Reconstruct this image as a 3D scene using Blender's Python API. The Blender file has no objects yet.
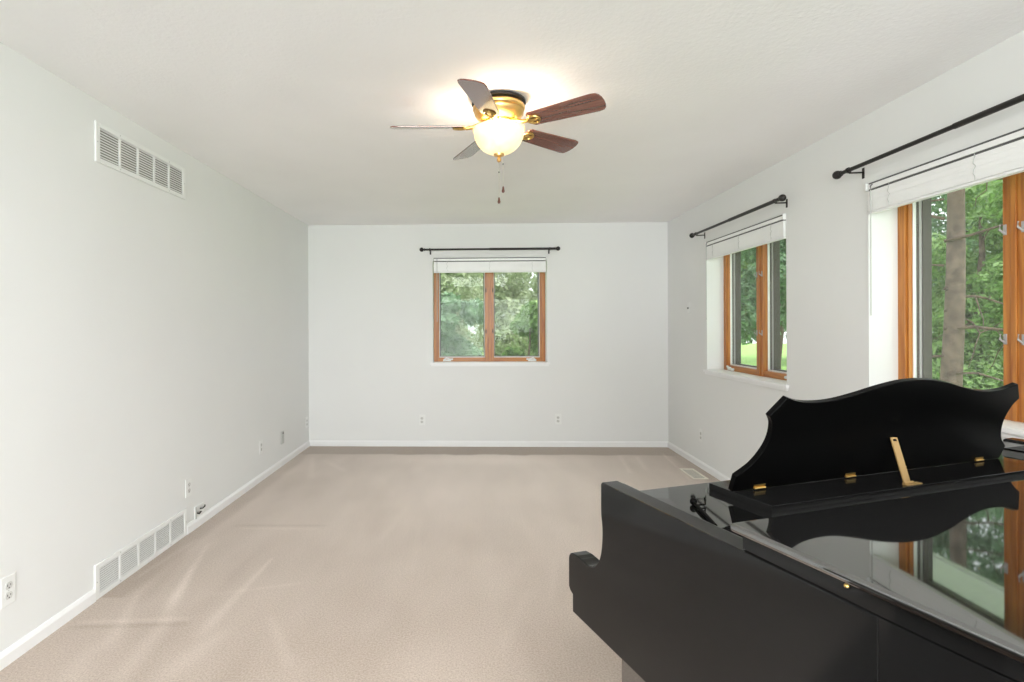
import bpy, math, random
from mathutils import Vector, Matrix, noise
R = math.radians
scene = bpy.context.scene
C = scene.collection
random.seed(7)

# ------------------------------------------------------------------ camera
cam_data = bpy.data.cameras.new('camera')
cam = bpy.data.objects.new('camera', cam_data)
C.objects.link(cam)
F_PX = 540.0
cam_data.sensor_fit = 'HORIZONTAL'
cam_data.sensor_width = 36.0
cam_data.lens = F_PX * 36.0 / 1024.0
cam_data.shift_x = (512 - 459.147) / 1024.0
cam_data.shift_y = (325.595 - 341) / 1024.0
cam_data.clip_start = 0.02
CAM_H = 1.3258
cam.matrix_world = Matrix.Translation((0, 0, CAM_H)) @ Matrix.Rotation(R(1.7636), 4, 'Z') @ Matrix.Rotation(R(90), 4, 'X') @ Matrix.Rotation(R(-0.215), 4, 'Z')
scene.camera = cam

# ------------------------------------------------------------------ view, sky, big lights
scene.view_settings.view_transform = 'Standard'
scene.view_settings.look = 'None'
scene.view_settings.gamma = 1.0
scene.view_settings.use_curve_mapping = False
scene.view_settings.exposure = 0.98
try:
    scene.cycles.use_denoising = True
    scene.cycles.max_bounces = 10
    scene.cycles.diffuse_bounces = 6
    scene.cycles.glossy_bounces = 4
    scene.cycles.transparent_max_bounces = 12
    scene.cycles.sample_clamp_indirect = 6.0
    scene.cycles.caustics_reflective = False
    scene.cycles.caustics_refractive = False
except Exception:
    pass

world = bpy.data.worlds.new('overcast_sky')
scene.world = world
world.use_nodes = True
wn = world.node_tree
wn.nodes.clear()
w_out = wn.nodes.new('ShaderNodeOutputWorld')
w_bg = wn.nodes.new('ShaderNodeBackground')
w_tc = wn.nodes.new('ShaderNodeTexCoord')
w_sep = wn.nodes.new('ShaderNodeSeparateXYZ')
w_ramp = wn.nodes.new('ShaderNodeValToRGB')
w_ramp.color_ramp.elements[0].position = 0.0
w_ramp.color_ramp.elements[0].color = (0.78, 0.82, 0.84, 1)
w_ramp.color_ramp.elements[1].position = 0.8
w_ramp.color_ramp.elements[1].color = (0.96, 0.98, 1.0, 1)
wn.links.new(w_tc.outputs['Generated'], w_sep.inputs[0])
wn.links.new(w_sep.outputs['Z'], w_ramp.inputs[0])
wn.links.new(w_ramp.outputs[0], w_bg.inputs[0])
w_bg.inputs[1].default_value = 1.3
wn.links.new(w_bg.outputs[0], w_out.inputs[0])

def area_light(name, loc, direction, sx, sy, power, color=(1, 1, 1)):
    d = bpy.data.lights.new(name, 'AREA')
    d.shape = 'RECTANGLE'; d.size = sx; d.size_y = sy
    d.energy = power; d.color = color
    o = bpy.data.objects.new(name, d)
    C.objects.link(o)
    o.location = loc
    o.rotation_euler = Vector(direction).to_track_quat('-Z', 'Y').to_euler()
    return o

# unseen area light added behind the camera to fill the room
area_light('rear_fill', (0.1, -3.45, 1.25), (0, 1, 0.75), 3.0, 2.2, 160, (0.96, 0.98, 1.0))
# overhead fill light added out of view, without a fixture
area_light('overhead_fill', (0.1, -0.7, 2.38), (0, 0.1, -1), 1.3, 1.3, 62, (1.0, 0.98, 0.96))
# soft overcast sun
sun_d = bpy.data.lights.new('veiled_sun', 'SUN')
sun_d.energy = 1.9; sun_d.angle = R(25); sun_d.color = (1.0, 0.97, 0.9)
sun = bpy.data.objects.new('veiled_sun', sun_d)
C.objects.link(sun)
sun.rotation_euler = Vector((-0.33, 0.35, -1.0)).to_track_quat('-Z', 'Y').to_euler()

# ------------------------------------------------------------------ room dimensions
XL, XR, D, YB, CEIL = -1.851, 2.084, 5.925, -3.1, 2.44
WT = 0.30                       # outer wall thickness
WIN_W, WIN_Z0, WIN_Z1 = 1.25, 0.92, 2.07

# ------------------------------------------------------------------ materials
def nodes_of(name):
    m = bpy.data.materials.new(name)
    m.use_nodes = True
    nt = m.node_tree
    return m, nt, nt.nodes['Principled BSDF'], nt.nodes['Material Output']

def setin(b, key, val):
    if key in b.inputs:
        b.inputs[key].default_value = val

def mat(name, col, rough=0.5, metal=0.0, vary=0.06, scale=8.0, bump=0.0, bscale=60.0, coat=0.0, spec=None, emit=None, estr=0.0):
    m, nt, b, out = nodes_of(name)
    N, Lk = nt.nodes, nt.links
    tc = N.new('ShaderNodeTexCoord')
    nz = N.new('ShaderNodeTexNoise'); nz.inputs['Scale'].default_value = scale; nz.inputs['Detail'].default_value = 3
    Lk.new(tc.outputs['Object'], nz.inputs['Vector'])
    rp = N.new('ShaderNodeValToRGB')
    lo = tuple(max(0, c * (1 - vary)) for c in col) + (1,)
    hi = tuple(min(1, c * (1 + vary)) for c in col) + (1,)
    rp.color_ramp.elements[0].position = 0.3; rp.color_ramp.elements[0].color = lo
    rp.color_ramp.elements[1].position = 0.7; rp.color_ramp.elements[1].color = hi
    Lk.new(nz.outputs['Fac'], rp.inputs[0]); Lk.new(rp.outputs[0], b.inputs['Base Color'])
    b.inputs['Roughness'].default_value = rough
    b.inputs['Metallic'].default_value = metal
    if coat: setin(b, 'Coat Weight', coat); setin(b, 'Coat Roughness', 0.05)
    if spec is not None: setin(b, 'Specular IOR Level', spec)
    if emit: setin(b, 'Emission Color', emit + (1,)); setin(b, 'Emission Strength', estr)
    if bump:
        n2 = N.new('ShaderNodeTexNoise'); n2.inputs['Scale'].default_value = bscale; n2.inputs['Detail'].default_value = 4
        Lk.new(tc.outputs['Object'], n2.inputs['Vector'])
        bp = N.new('ShaderNodeBump'); bp.inputs['Strength'].default_value = bump; bp.inputs['Distance'].default_value = 0.004
        Lk.new(n2.outputs['Fac'], bp.inputs['Height']); Lk.new(bp.outputs[0], b.inputs['Normal'])
    return m

def wood(name, dark, light, rough=0.35, axis='Z', scale=1.0, coat=0.0):
    m, nt, b, out = nodes_of(name)
    N, Lk = nt.nodes, nt.links
    tc = N.new('ShaderNodeTexCoord'); mp = N.new('ShaderNodeMapping')
    s = [14 * scale, 14 * scale, 14 * scale]; s['XYZ'.index(axis)] = 0.8 * scale
    mp.inputs['Scale'].default_value = s
    Lk.new(tc.outputs['Object'], mp.inputs[0])
    nz = N.new('ShaderNodeTexNoise'); nz.inputs['Scale'].default_value = 3.0; nz.inputs['Detail'].default_value = 6; nz.inputs['Distortion'].default_value = 0.6
    Lk.new(mp.outputs[0], nz.inputs['Vector'])
    rp = N.new('ShaderNodeValToRGB')
    rp.color_ramp.elements[0].position = 0.32; rp.color_ramp.elements[0].color = dark + (1,)
    rp.color_ramp.elements[1].position = 0.68; rp.color_ramp.elements[1].color = light + (1,)
    Lk.new(nz.outputs['Fac'], rp.inputs[0]); Lk.new(rp.outputs[0], b.inputs['Base Color'])
    b.inputs['Roughness'].default_value = rough
    if coat: setin(b, 'Coat Weight', coat); setin(b, 'Coat Roughness', 0.08)
    return m

def see_through(name, col, amount, gloss_ior=None):
    """thin sheet: part of it lets the light straight through"""
    m, nt, b, out = nodes_of(name)
    N, Lk = nt.nodes, nt.links
    tr = N.new('ShaderNodeBsdfTransparent'); tr.inputs[0].default_value = (0.96, 0.98, 0.97, 1)
    mx = N.new('ShaderNodeMixShader')
    if gloss_ior:
        gl = N.new('ShaderNodeBsdfGlossy'); gl.inputs['Roughness'].default_value = 0.01
        lw = N.new('ShaderNodeLayerWeight'); lw.inputs[0].default_value = 0.5
        pw = N.new('ShaderNodeMath'); pw.operation = 'POWER'; pw.inputs[1].default_value = 5.0
        fr = N.new('ShaderNodeMath'); fr.operation = 'MULTIPLY_ADD'; fr.inputs[1].default_value = 0.5; fr.inputs[2].default_value = 0.012
        Lk.new(lw.outputs['Facing'], pw.inputs[0]); Lk.new(pw.outputs[0], fr.inputs[0])
        nz = N.new('ShaderNodeTexNoise'); nz.inputs['Scale'].default_value = 3
        cr = N.new('ShaderNodeValToRGB'); cr.color_ramp.elements[0].color = (.93, .95, .95, 1); cr.color_ramp.elements[1].color = (1, 1, 1, 1)
        Lk.new(nz.outputs['Fac'], cr.inputs[0]); Lk.new(cr.outputs[0], gl.inputs[0])
        Lk.new(fr.outputs[0], mx.inputs[0]); Lk.new(tr.outputs[0], mx.inputs[1]); Lk.new(gl.outputs[0], mx.inputs[2])
    else:
        df = N.new('ShaderNodeBsdfDiffuse')
        nz = N.new('ShaderNodeTexNoise'); nz.inputs['Scale'].default_value = 6
        cr = N.new('ShaderNodeValToRGB'); cr.color_ramp.elements[0].color = tuple(c * .95 for c in col) + (1,); cr.color_ramp.elements[1].color = col + (1,)
        Lk.new(nz.outputs['Fac'], cr.inputs[0]); Lk.new(cr.outputs[0], df.inputs[0])
        mx.inputs[0].default_value = amount
        Lk.new(tr.outputs[0], mx.inputs[1]); Lk.new(df.outputs[0], mx.inputs[2])
    Lk.new(mx.outputs[0], out.inputs['Surface'])
    return m

def leaf_mat(name, a, b_, c):
    m, nt, b, out = nodes_of(name)
    N, Lk = nt.nodes, nt.links
    tc = N.new('ShaderNodeTexCoord')
    nz = N.new('ShaderNodeTexNoise'); nz.inputs['Scale'].default_value = 8.0; nz.inputs['Detail'].default_value = 8; nz.inputs['Roughness'].default_value = 0.75
    Lk.new(tc.outputs['Object'], nz.inputs['Vector'])
    rp = N.new('ShaderNodeValToRGB')
    rp.color_ramp.elements[0].position = 0.32; rp.color_ramp.elements[0].color = a + (1,)
    rp.color_ramp.elements[1].position = 0.68; rp.color_ramp.elements[1].color = c + (1,)
    e = rp.color_ramp.elements.new(0.5); e.color = b_ + (1,)
    Lk.new(nz.outputs['Fac'], rp.inputs[0])
    df = N.new('ShaderNodeBsdfPrincipled'); df.inputs['Roughness'].default_value = 0.45
    tl = N.new('ShaderNodeBsdfTranslucent')
    Lk.new(rp.outputs[0], df.inputs['Base Color']); Lk.new(rp.outputs[0], tl.inputs[0])
    mx = N.new('ShaderNodeMixShader'); mx.inputs[0].default_value = 0.35
    Lk.new(df.outputs[0], mx.inputs[1]); Lk.new(tl.outputs[0], mx.inputs[2])
    Lk.new(mx.outputs[0], out.inputs['Surface'])
    N.remove(b)
    return m

M = {}
M['wall'] = mat('painted_drywall', (0.77, 0.777, 0.772), 0.75, vary=0.012, scale=1.5, bump=0.12, bscale=140)
M['ceiling'] = mat('textured_ceiling', (0.93, 0.92, 0.925), 0.85, vary=0.015, scale=2, bump=0.45, bscale=60)
M['trim'] = mat('white_trim_paint', (0.84, 0.845, 0.85), 0.35, vary=0.01)
M['plastic'] = mat('white_plastic', (0.80, 0.81, 0.80), 0.4, vary=0.01)
M['plate_grey'] = mat('grey_plate', (0.50, 0.51, 0.49), 0.45, vary=0.02)
M['socket'] = mat('ivory_socket', (0.62, 0.62, 0.60), 0.4, vary=0.02)
M['dark'] = mat('dark_void', (0.03, 0.03, 0.03), 0.8)
M['slot'] = mat('dark_gap_shade', (0.10, 0.10, 0.10), 0.7)
M['vent'] = mat('white_enamel', (0.80, 0.81, 0.80), 0.4, vary=0.01)
M['ventdark'] = mat('duct_shadow_liner', (0.22, 0.22, 0.20), 0.9)
M['blind'] = mat('blind_slat', (0.88, 0.885, 0.88), 0.4, vary=0.02)
M['rod'] = mat('oil_bronze', (0.016, 0.014, 0.013), 0.38, metal=0.3)
M['pine'] = wood('stained_pine', (0.32, 0.095, 0.014), (0.55, 0.225, 0.045), 0.35, 'Z')
M['pinex'] = wood('stained_pine_rail', (0.32, 0.095, 0.014), (0.55, 0.225, 0.045), 0.35, 'X')
M['sash'] = mat('bronze_sash', (0.065, 0.055, 0.045), 0.5, vary=0.08)
M['weather'] = mat('grey_weatherstrip', (0.42, 0.40, 0.40), 0.6)
M['glass'] = see_through('window_glass', (1, 1, 1), 0.0, 1.22)
M['screen'] = see_through('insect_screen', (0.72, 0.73, 0.72), 0.10)
M['chrome'] = mat('nickel', (0.75, 0.75, 0.74), 0.2, metal=1.0)
M['brass'] = mat('polished_brass', (0.62, 0.42, 0.14), 0.28, metal=0.95, vary=0.05)
M['brass_strip'] = mat('satin_brass', (0.33, 0.21, 0.08), 0.42, metal=0.3, vary=0.06)
M['antique'] = mat('antique_brass', (0.82, 0.52, 0.20), 0.28, metal=0.9, vary=0.1, scale=20)
M['knobred'] = mat('dark_cherry_knob', (0.10, 0.03, 0.02), 0.3)
M['blade'] = wood('rosewood_blade', (0.11, 0.028, 0.018), (0.24, 0.078, 0.05), 0.22, 'X', 1.0, coat=1.0)
M['blade'].node_tree.nodes['Principled BSDF'].inputs['Coat IOR'].default_value = 1.75
M['piano'] = mat('black_lacquer', (0.006, 0.006, 0.006), 0.03, vary=0.3, scale=3)
M['piano'].node_tree.nodes['Principled BSDF'].inputs['IOR'].default_value = 2.8
M['piano_side'] = mat('black_lacquer_side', (0.007, 0.007, 0.007), 0.09, vary=0.25, scale=2.5, spec=0.24)
M['piano_matt'] = mat('black_satin', (0.0015, 0.0015, 0.0015), 0.5, spec=0.06)
M['ivory'] = mat('ivory_key', (0.75, 0.73, 0.66), 0.25)
M['concrete'] = mat('bounce_slab_pale', (0.72, 0.73, 0.73), 0.6)
M['bark'] = mat('pine_bark', (0.13, 0.092, 0.072), 0.9, vary=0.45, scale=9, bump=1.0, bscale=30)
M['branch'] = mat('dead_branch', (0.10, 0.07, 0.05), 0.9, vary=0.4, scale=14)
M['leaf_a'] = leaf_mat('leaf_bright', (0.08, 0.15, 0.045), (0.20, 0.34, 0.10), (0.42, 0.57, 0.22))
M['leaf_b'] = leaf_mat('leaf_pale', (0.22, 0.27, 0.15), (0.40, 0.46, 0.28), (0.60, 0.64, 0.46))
M['leaf_c'] = leaf_mat('leaf_blue_green', (0.07, 0.15, 0.08), (0.20, 0.34, 0.18), (0.46, 0.58, 0.42))
M['leaf_d'] = leaf_mat('needle_green', (0.04, 0.08, 0.035), (0.11, 0.19, 0.08), (0.25, 0.36, 0.16))
M['lawn'] = mat('lawn', (0.24, 0.42, 0.10), 0.9, vary=0.25, scale=1.2, bump=0.5, bscale=40)
M['chain'] = mat('chain_metal', (0.62, 0.58, 0.50), 0.35, metal=0.7)

# light bowl: frosted alabaster glass lit from inside
def bowl_material():
    m, nt, b, out = nodes_of('alabaster_glass')
    N, Lk = nt.nodes, nt.links
    tc = N.new('ShaderNodeTexCoord')
    nz = N.new('ShaderNodeTexNoise'); nz.inputs['Scale'].default_value = 9; nz.inputs['Detail'].default_value = 3; nz.inputs['Distortion'].default_value = 1.2
    Lk.new(tc.outputs['Object'], nz.inputs['Vector'])
    rp = N.new('ShaderNodeValToRGB')
    rp.color_ramp.elements[0].color = (0.84, 0.60, 0.27, 1); rp.color_ramp.elements[1].color = (1.0, 0.92, 0.68, 1)
    Lk.new(nz.outputs['Fac'], rp.inputs[0])
    tl = N.new('ShaderNodeBsdfTranslucent'); Lk.new(rp.outputs[0], tl.inputs[0])
    Lk.new(rp.outputs[0], b.inputs['Base Color']); b.inputs['Roughness'].default_value = 0.25
    Lk.new(rp.outputs[0], b.inputs['Emission Color']); b.inputs['Emission Strength'].default_value = 0.20
    mx = N.new('ShaderNodeMixShader'); mx.inputs[0].default_value = 0.05
    Lk.new(b.outputs[0], mx.inputs[1]); Lk.new(tl.outputs[0], mx.inputs[2])
    Lk.new(mx.outputs[0], out.inputs['Surface'])
    return m
M['bowl'] = bowl_material()

def carpet_material():
    m, nt, b, out = nodes_of('beige_cut_pile')
    N, Lk = nt.nodes, nt.links
    tc = N.new('ShaderNodeTexCoord')
    at = N.new('ShaderNodeAttribute'); at.attribute_name = 'nap_glare'
    rp = N.new('ShaderNodeValToRGB')
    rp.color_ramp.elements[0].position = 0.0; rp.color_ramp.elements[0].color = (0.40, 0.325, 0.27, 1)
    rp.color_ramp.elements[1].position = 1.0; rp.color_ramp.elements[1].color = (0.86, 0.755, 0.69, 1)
    Lk.new(at.outputs['Fac'], rp.inputs[0])
    fine = N.new('ShaderNodeTexNoise'); fine.inputs['Scale'].default_value = 130; fine.inputs['Detail'].default_value = 5; fine.inputs['Roughness'].default_value = 0.8
    Lk.new(tc.outputs['Object'], fine.inputs['Vector'])
    fr = N.new('ShaderNodeValToRGB')
    fr.color_ramp.elements[0].position = 0.36; fr.color_ramp.elements[0].color = (0.74, 0.72, 0.70, 1)
    fr.color_ramp.elements[1].position = 0.62; fr.color_ramp.elements[1].color = (1.14, 1.14, 1.14, 1)
    Lk.new(fine.outputs['Fac'], fr.inputs[0])
    mx = N.new('ShaderNodeMix'); mx.data_type = 'RGBA'; mx.blend_type = 'MULTIPLY'; mx.inputs[0].default_value = 1.0
    Lk.new(rp.outputs[0], mx.inputs[6]); Lk.new(fr.outputs[0], mx.inputs[7])
    Lk.new(mx.outputs[2], b.inputs['Base Color'])
    b.inputs['Roughness'].default_value = 0.95
    setin(b, 'Specular IOR Level', 0.1)
    setin(b, 'Sheen Weight', 0.25); setin(b, 'Sheen Roughness', 0.5)
    bp = N.new('ShaderNodeBump'); bp.inputs['Strength'].default_value = 0.35; bp.inputs['Distance'].default_value = 0.004
    Lk.new(fine.outputs['Fac'], bp.inputs['Height']); Lk.new(bp.outputs[0], b.inputs['Normal'])
    return m
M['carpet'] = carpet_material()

# soffit: white metal panel with rows of small punched holes
def soffit_material():
    m, nt, b, out = nodes_of('vented_soffit')
    N, Lk = nt.nodes, nt.links
    tc = N.new('ShaderNodeTexCoord'); mp = N.new('ShaderNodeMapping'); mp.inputs['Scale'].default_value = (7, 24, 1)
    Lk.new(tc.outputs['Object'], mp.inputs[0])
    vo = N.new('ShaderNodeTexVoronoi'); vo.inputs['Randomness'].default_value = 0.0; vo.inputs['Scale'].default_value = 1.0
    Lk.new(mp.outputs[0], vo.inputs['Vector'])
    rp = N.new('ShaderNodeValToRGB')
    rp.color_ramp.elements[0].position = 0.30; rp.color_ramp.elements[0].color = (0.30, 0.30, 0.30, 1)
    rp.color_ramp.elements[1].position = 0.38; rp.color_ramp.elements[1].color = (0.90, 0.91, 0.92, 1)
    Lk.new(vo.outputs['Distance'], rp.inputs[0]); Lk.new(rp.outputs[0], b.inputs['Base Color'])
    b.inputs['Roughness'].default_value = 0.5
    return m
M['soffit'] = soffit_material()

# ------------------------------------------------------------------ mesh helpers
class MB:
    def __init__(self):
        self.v = []; self.f = []; self.T = Matrix.Identity(4)
    def add(self, vs, fs):
        n = len(self.v)
        self.v += [tuple(self.T @ Vector(p)) for p in vs]
        self.f += [tuple(i + n for i in f) for f in fs]
        return self
    def box(self, x0, x1, y0, y1, z0, z1):
        vs = [(x0, y0, z0), (x1, y0, z0), (x1, y1, z0), (x0, y1, z0), (x0, y0, z1), (x1, y0, z1), (x1, y1, z1), (x0, y1, z1)]
        return self.add(vs, [(0, 3, 2, 1), (4, 5, 6, 7), (0, 1, 5, 4), (1, 2, 6, 5), (2, 3, 7, 6), (3, 0, 4, 7)])
    def tube(self, pts, rads, n=12, cap=True):
        pts = [Vector(p) for p in pts]
        if not hasattr(rads, '__len__'): rads = [rads] * len(pts)
        vs, fs = [], []
        up = None
        for i, p in enumerate(pts):
            d = (pts[min(i + 1, len(pts) - 1)] - pts[max(i - 1, 0)]).normalized()
            if up is None: up = Vector((0, 0, 1)) if abs(d.z) < 0.9 else Vector((1, 0, 0))
            a = d.cross(up).normalized(); b = d.cross(a).normalized(); up = -b if False else up
            for k in range(n):
                t = 2 * math.pi * k / n
                vs.append(tuple(p + (a * math.cos(t) + b * math.sin(t)) * rads[i]))
        for i in range(len(pts) - 1):
            for k in range(n):
                k2 = (k + 1) % n
                fs.append((i * n + k, i * n + k2, (i + 1) * n + k2, (i + 1) * n + k))
        if cap:
            fs.append(tuple(range(n - 1, -1, -1))); fs.append(tuple((len(pts) - 1) * n + k for k in range(n)))
        return self.add(vs, fs)
    def lathe(self, prof, n=32, center=(0, 0, 0), axis='Z', cap=False):
        vs, fs = [], []
        cx, cy, cz = center
        for r, z in prof:
            for k in range(n):
                t = 2 * math.pi * k / n
                a, b = r * math.cos(t), r * math.sin(t)
                if axis == 'Z': vs.append((cx + a, cy + b, cz + z))
                elif axis == 'X': vs.append((cx + z, cy + a, cz + b))
                else: vs.append((cx + b, cy + z, cz + a))
        for i in range(len(prof) - 1):
            for k in range(n):
                k2 = (k + 1) % n
                fs.append((i * n + k, i * n + k2, (i + 1) * n + k2, (i + 1) * n + k))
        if cap:
            fs.append(tuple(range(n - 1, -1, -1))); fs.append(tuple((len(prof) - 1) * n + k for k in range(n)))
        return self.add(vs, fs)
    def ball(self, c, r, n=16, squash=1.0):
        prof = [(max(1e-5, r * math.sin(math.pi * i / 10)), -r * squash * math.cos(math.pi * i / 10)) for i in range(11)]
        return self.lathe(prof, n, c)
    def prism(self, poly, a0, a1, plane='XY'):
        """polygon (list of 2-D points) extruded between a0 and a1 along the third axis"""
        def P(p, a):
            if plane == 'XY': return (p[0], p[1], a)
            if plane == 'XZ': return (p[0], a, p[1])
            return (a, p[0], p[1])
        n = len(poly)
        vs = [P(p, a0) for p in poly] + [P(p, a1) for p in poly]
        fs = [tuple(range(n - 1, -1, -1)), tuple(range(n, 2 * n))]
        fs += [(i, (i + 1) % n, n + (i + 1) % n, n + i) for i in range(n)]
        return self.add(vs, fs)
    def build(self, name, material, parent=None, bevel=0.0, smooth=False, seg=2):
        me = bpy.data.meshes.new(name)
        me.from_pydata(self.v, [], self.f)
        me.update()
        import bmesh
        bm = bmesh.new(); bm.from_mesh(me)
        bmesh.ops.recalc_face_normals(bm, faces=bm.faces)
        bm.to_mesh(me); bm.free()
        me.materials.append(material)
        if smooth:
            for p in me.polygons: p.use_smooth = True
            try: me.set_sharp_from_angle(angle=R(40))
            except Exception: pass
        o = bpy.data.objects.new(name, me)
        C.objects.link(o)
        if parent is not None: o.parent = parent
        if bevel:
            md = o.modifiers.new('bevel', 'BEVEL'); md.width = bevel; md.segments = seg; md.limit_method = 'ANGLE'; md.angle_limit = R(40)
        return o

def empty(name, loc=(0, 0, 0), rz=0.0):
    o = bpy.data.objects.new(name, None)
    o.empty_display_size = 0.1
    C.objects.link(o); o.location = loc; o.rotation_euler = (0, 0, rz)
    return o

def tag(o, label, cat, group=None):
    o['label'] = label; o['category'] = cat
    if group: o['group'] = group
    return o

def structure(o):
    o['kind'] = 'structure'
    return o

def kids(o):
    return [c for c in bpy.data.objects if c.parent == o]

def copy_tree(o, parent=None):
    c = o.copy(); C.objects.link(c); c.parent = parent
    for ch in kids(o): copy_tree(ch, c)
    return c

# ------------------------------------------------------------------ floor (carpet with vacuum tracks and painted glare)
def seg_dist(px, py, a, b):
    ax, ay = a; bx, by = b
    dx, dy = bx - ax, by - ay
    t = max(0, min(1, ((px - ax) * dx + (py - ay) * dy) / (dx * dx + dy * dy)))
    return math.hypot(px - ax - t * dx, py - ay - t * dy), t

STROKES = [  # start, end, half width start, half width end, strength (pile brushed pale or dark)
    ((-1.17, 3.05), (-1.19, 2.30), .010, .035, .26), ((-1.57, 2.95), (-1.42, 2.42), .010, .035, .22),
    ((-1.40, 2.40), (-1.34, 1.95), .035, .05, .22), ((-1.69, 2.66), (-1.53, 2.20), .008, .04, .20),
    ((-1.79, 2.37), (-1.31, 2.41), .015, .02, .18), ((-1.79, 2.33), (-1.30, 2.37), .015, .02, -.18),
    ((-1.32, 2.63), (-0.91, 2.76), .010, .015, .12), ((-0.74, 2.10), (-0.95, 2.45), .03, .01, .16),
    ((-1.80, 2.78), (-1.74, 3.30), .012, .02, .14), ((-1.46, 2.53), (-1.64, 3.25), .035, .008, .24),
    ((-1.62, 2.60), (-1.70, 3.10), .05, .03, -.14), ((-1.28, 2.50), (-1.30, 3.05), .05, .02, -.08),
    ((-1.6, 3.55), (-1.0, 3.56), .02, .02, -.16), ((-1.55, 3.50), (-1.05, 3.50), .02, .02, .10),
    ((-1.1, 2.3), (-1.22, 1.9), .05, .06, .14), ((-1.6, 2.2), (-1.5, 1.9), .04, .05, .10),
    ((1.92, 5.65), (1.83, 4.67), .012, .012, .25), ((1.45, 5.5), (1.38, 4.9), .03, .02, .18), ((1.62, 5.5), (1.55, 5.0), .03, .02, .14),
    ((-1.5, 5.3), (-1.2, 4.9), .02, .03, .12), ((-1.65, 5.4), (-1.45, 4.7), .02, .03, .12), ((0.35, 2.6), (0.45, 3.1), .02, .03, .08),
    ((-.35, 2.9), (-.38, 3.7), .03, .02, .07), ((-.6, 3.3), (-.5, 4.0), .03, .02, .07), ((.1, 2.2), (.25, 2.7), .03, .03, .08),
]
def nap_glare(x, y):
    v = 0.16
    # lamp and window glare painted pale over the middle and far carpet
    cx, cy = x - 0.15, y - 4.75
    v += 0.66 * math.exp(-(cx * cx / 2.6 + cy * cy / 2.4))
    v += 0.22 * math.exp(-((x - 0.1) ** 2 / 1.3 + (y - 5.33) ** 2 / 0.05))  # bright sheen before the far wall, painted in as well
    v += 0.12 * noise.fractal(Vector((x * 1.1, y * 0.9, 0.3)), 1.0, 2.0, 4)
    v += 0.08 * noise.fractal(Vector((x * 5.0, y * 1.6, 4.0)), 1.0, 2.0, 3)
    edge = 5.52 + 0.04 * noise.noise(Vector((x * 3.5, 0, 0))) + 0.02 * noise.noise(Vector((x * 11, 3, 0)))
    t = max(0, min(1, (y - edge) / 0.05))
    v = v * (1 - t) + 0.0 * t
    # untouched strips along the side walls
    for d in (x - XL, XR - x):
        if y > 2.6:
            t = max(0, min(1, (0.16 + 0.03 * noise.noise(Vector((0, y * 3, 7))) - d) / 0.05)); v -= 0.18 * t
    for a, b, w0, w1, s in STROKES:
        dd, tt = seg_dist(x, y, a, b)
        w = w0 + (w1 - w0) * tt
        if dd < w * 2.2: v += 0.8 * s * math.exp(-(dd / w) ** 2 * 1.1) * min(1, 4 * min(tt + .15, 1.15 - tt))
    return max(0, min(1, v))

def build_floor():
    xs = []; x = XL - 0.02
    while x < XR + 0.02: xs.append(x); x += 0.02
    xs.append(XR + 0.02)
    ys = []; y = 1.22
    while y < D + 0.02: ys.append(y); y += 0.02
    ys.append(D + 0.02)
    vs = [(a, b, 0) for b in ys for a in xs]
    nx = len(xs)
    fs = [(j * nx + i, j * nx + i + 1, (j + 1) * nx + i + 1, (j + 1) * nx + i) for j in range(len(ys) - 1) for i in range(nx - 1)]
    me = bpy.data.meshes.new('floor'); me.from_pydata(vs, [], fs); me.update()
    at = me.attributes.new('nap_glare', 'FLOAT', 'POINT')
    at.data.foreach_set('value', [nap_glare(p[0], p[1]) for p in vs])
    me.materials.append(M['carpet'])
    o = bpy.data.objects.new('floor', me); C.objects.link(o); structure(o)
build_floor()
b = MB(); b.box(XL - WT, XR + WT, YB - WT, D + WT, -0.25, -0.03)
structure(b.build('floor_slab', M['concrete']))
M['added_hardwood'] = wood('added_dark_hardwood', (0.018, 0.010, 0.006), (0.05, 0.028, 0.016), 0.3, 'Y', 0.5)
b = MB(); b.box(XL - 0.14, XR + 0.02, YB - 0.1, 1.215, -0.02, -0.001); structure(b.build('floor', M['added_hardwood']))  # unseen dark floor, added to darken the reflection in the piano side
b = MB(); b.prism([(1.195, 0), (1.200, 0.006), (1.228, 0.006), (1.235, 0)], XL, XR, 'YZ'); structure(b.build('added_trim', M['added_hardwood']))

# ------------------------------------------------------------------ walls with openings
def wall_with_holes(name, length, height, thick, holes, T, mt):
    """wall in local x (along), y (outward), z (up)"""
    b = MB(); b.T = T
    xs = sorted({0, length} | {h[0] for h in holes} | {h[1] for h in holes})
    for i in range(len(xs) - 1):
        x0, x1 = xs[i], xs[i + 1]
        hs = [h for h in holes if h[0] <= x0 + 1e-6 and h[1] >= x1 - 1e-6]
        if not hs: b.box(x0, x1, 0, thick, -0.03, height)
        else:
            h = hs[0]
            if h[2] > 0: b.box(x0, x1, 0, thick, -0.03, h[2])
            b.box(x0, x1, 0, thick, h[3], height)
    return structure(b.build(name, mt))

WX = -0.472                     # back window, its edge nearest the corner of the vent wall
WY2, WY1 = 4.939, 2.930         # far edges of the two windows in the window wall
HW = CEIL + 0.02
T_back = Matrix.Translation((XL - WT, D, 0))
wall_with_holes('wall_back', XR - XL + 2 * WT, HW, WT, [(WX - XL + WT, WX - XL + WT + WIN_W, WIN_Z0, WIN_Z1)], T_back, M['wall'])
T_right = Matrix.Translation((XR, D, 0)) @ Matrix.Rotation(R(-90), 4, 'Z')
wall_with_holes('wall_right', D - YB, HW, WT, [(D - WY2, D - WY2 + WIN_W, WIN_Z0, WIN_Z1), (D - WY1, D - WY1 + WIN_W, WIN_Z0, WIN_Z1)], T_right, M['wall'])
T_left = Matrix.Translation((XL, YB, 0)) @ Matrix.Rotation(R(90), 4, 'Z')
DOOR_Y0, DOOR_Y1, DOOR_Z = 0.55, 1.40, 2.04
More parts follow.
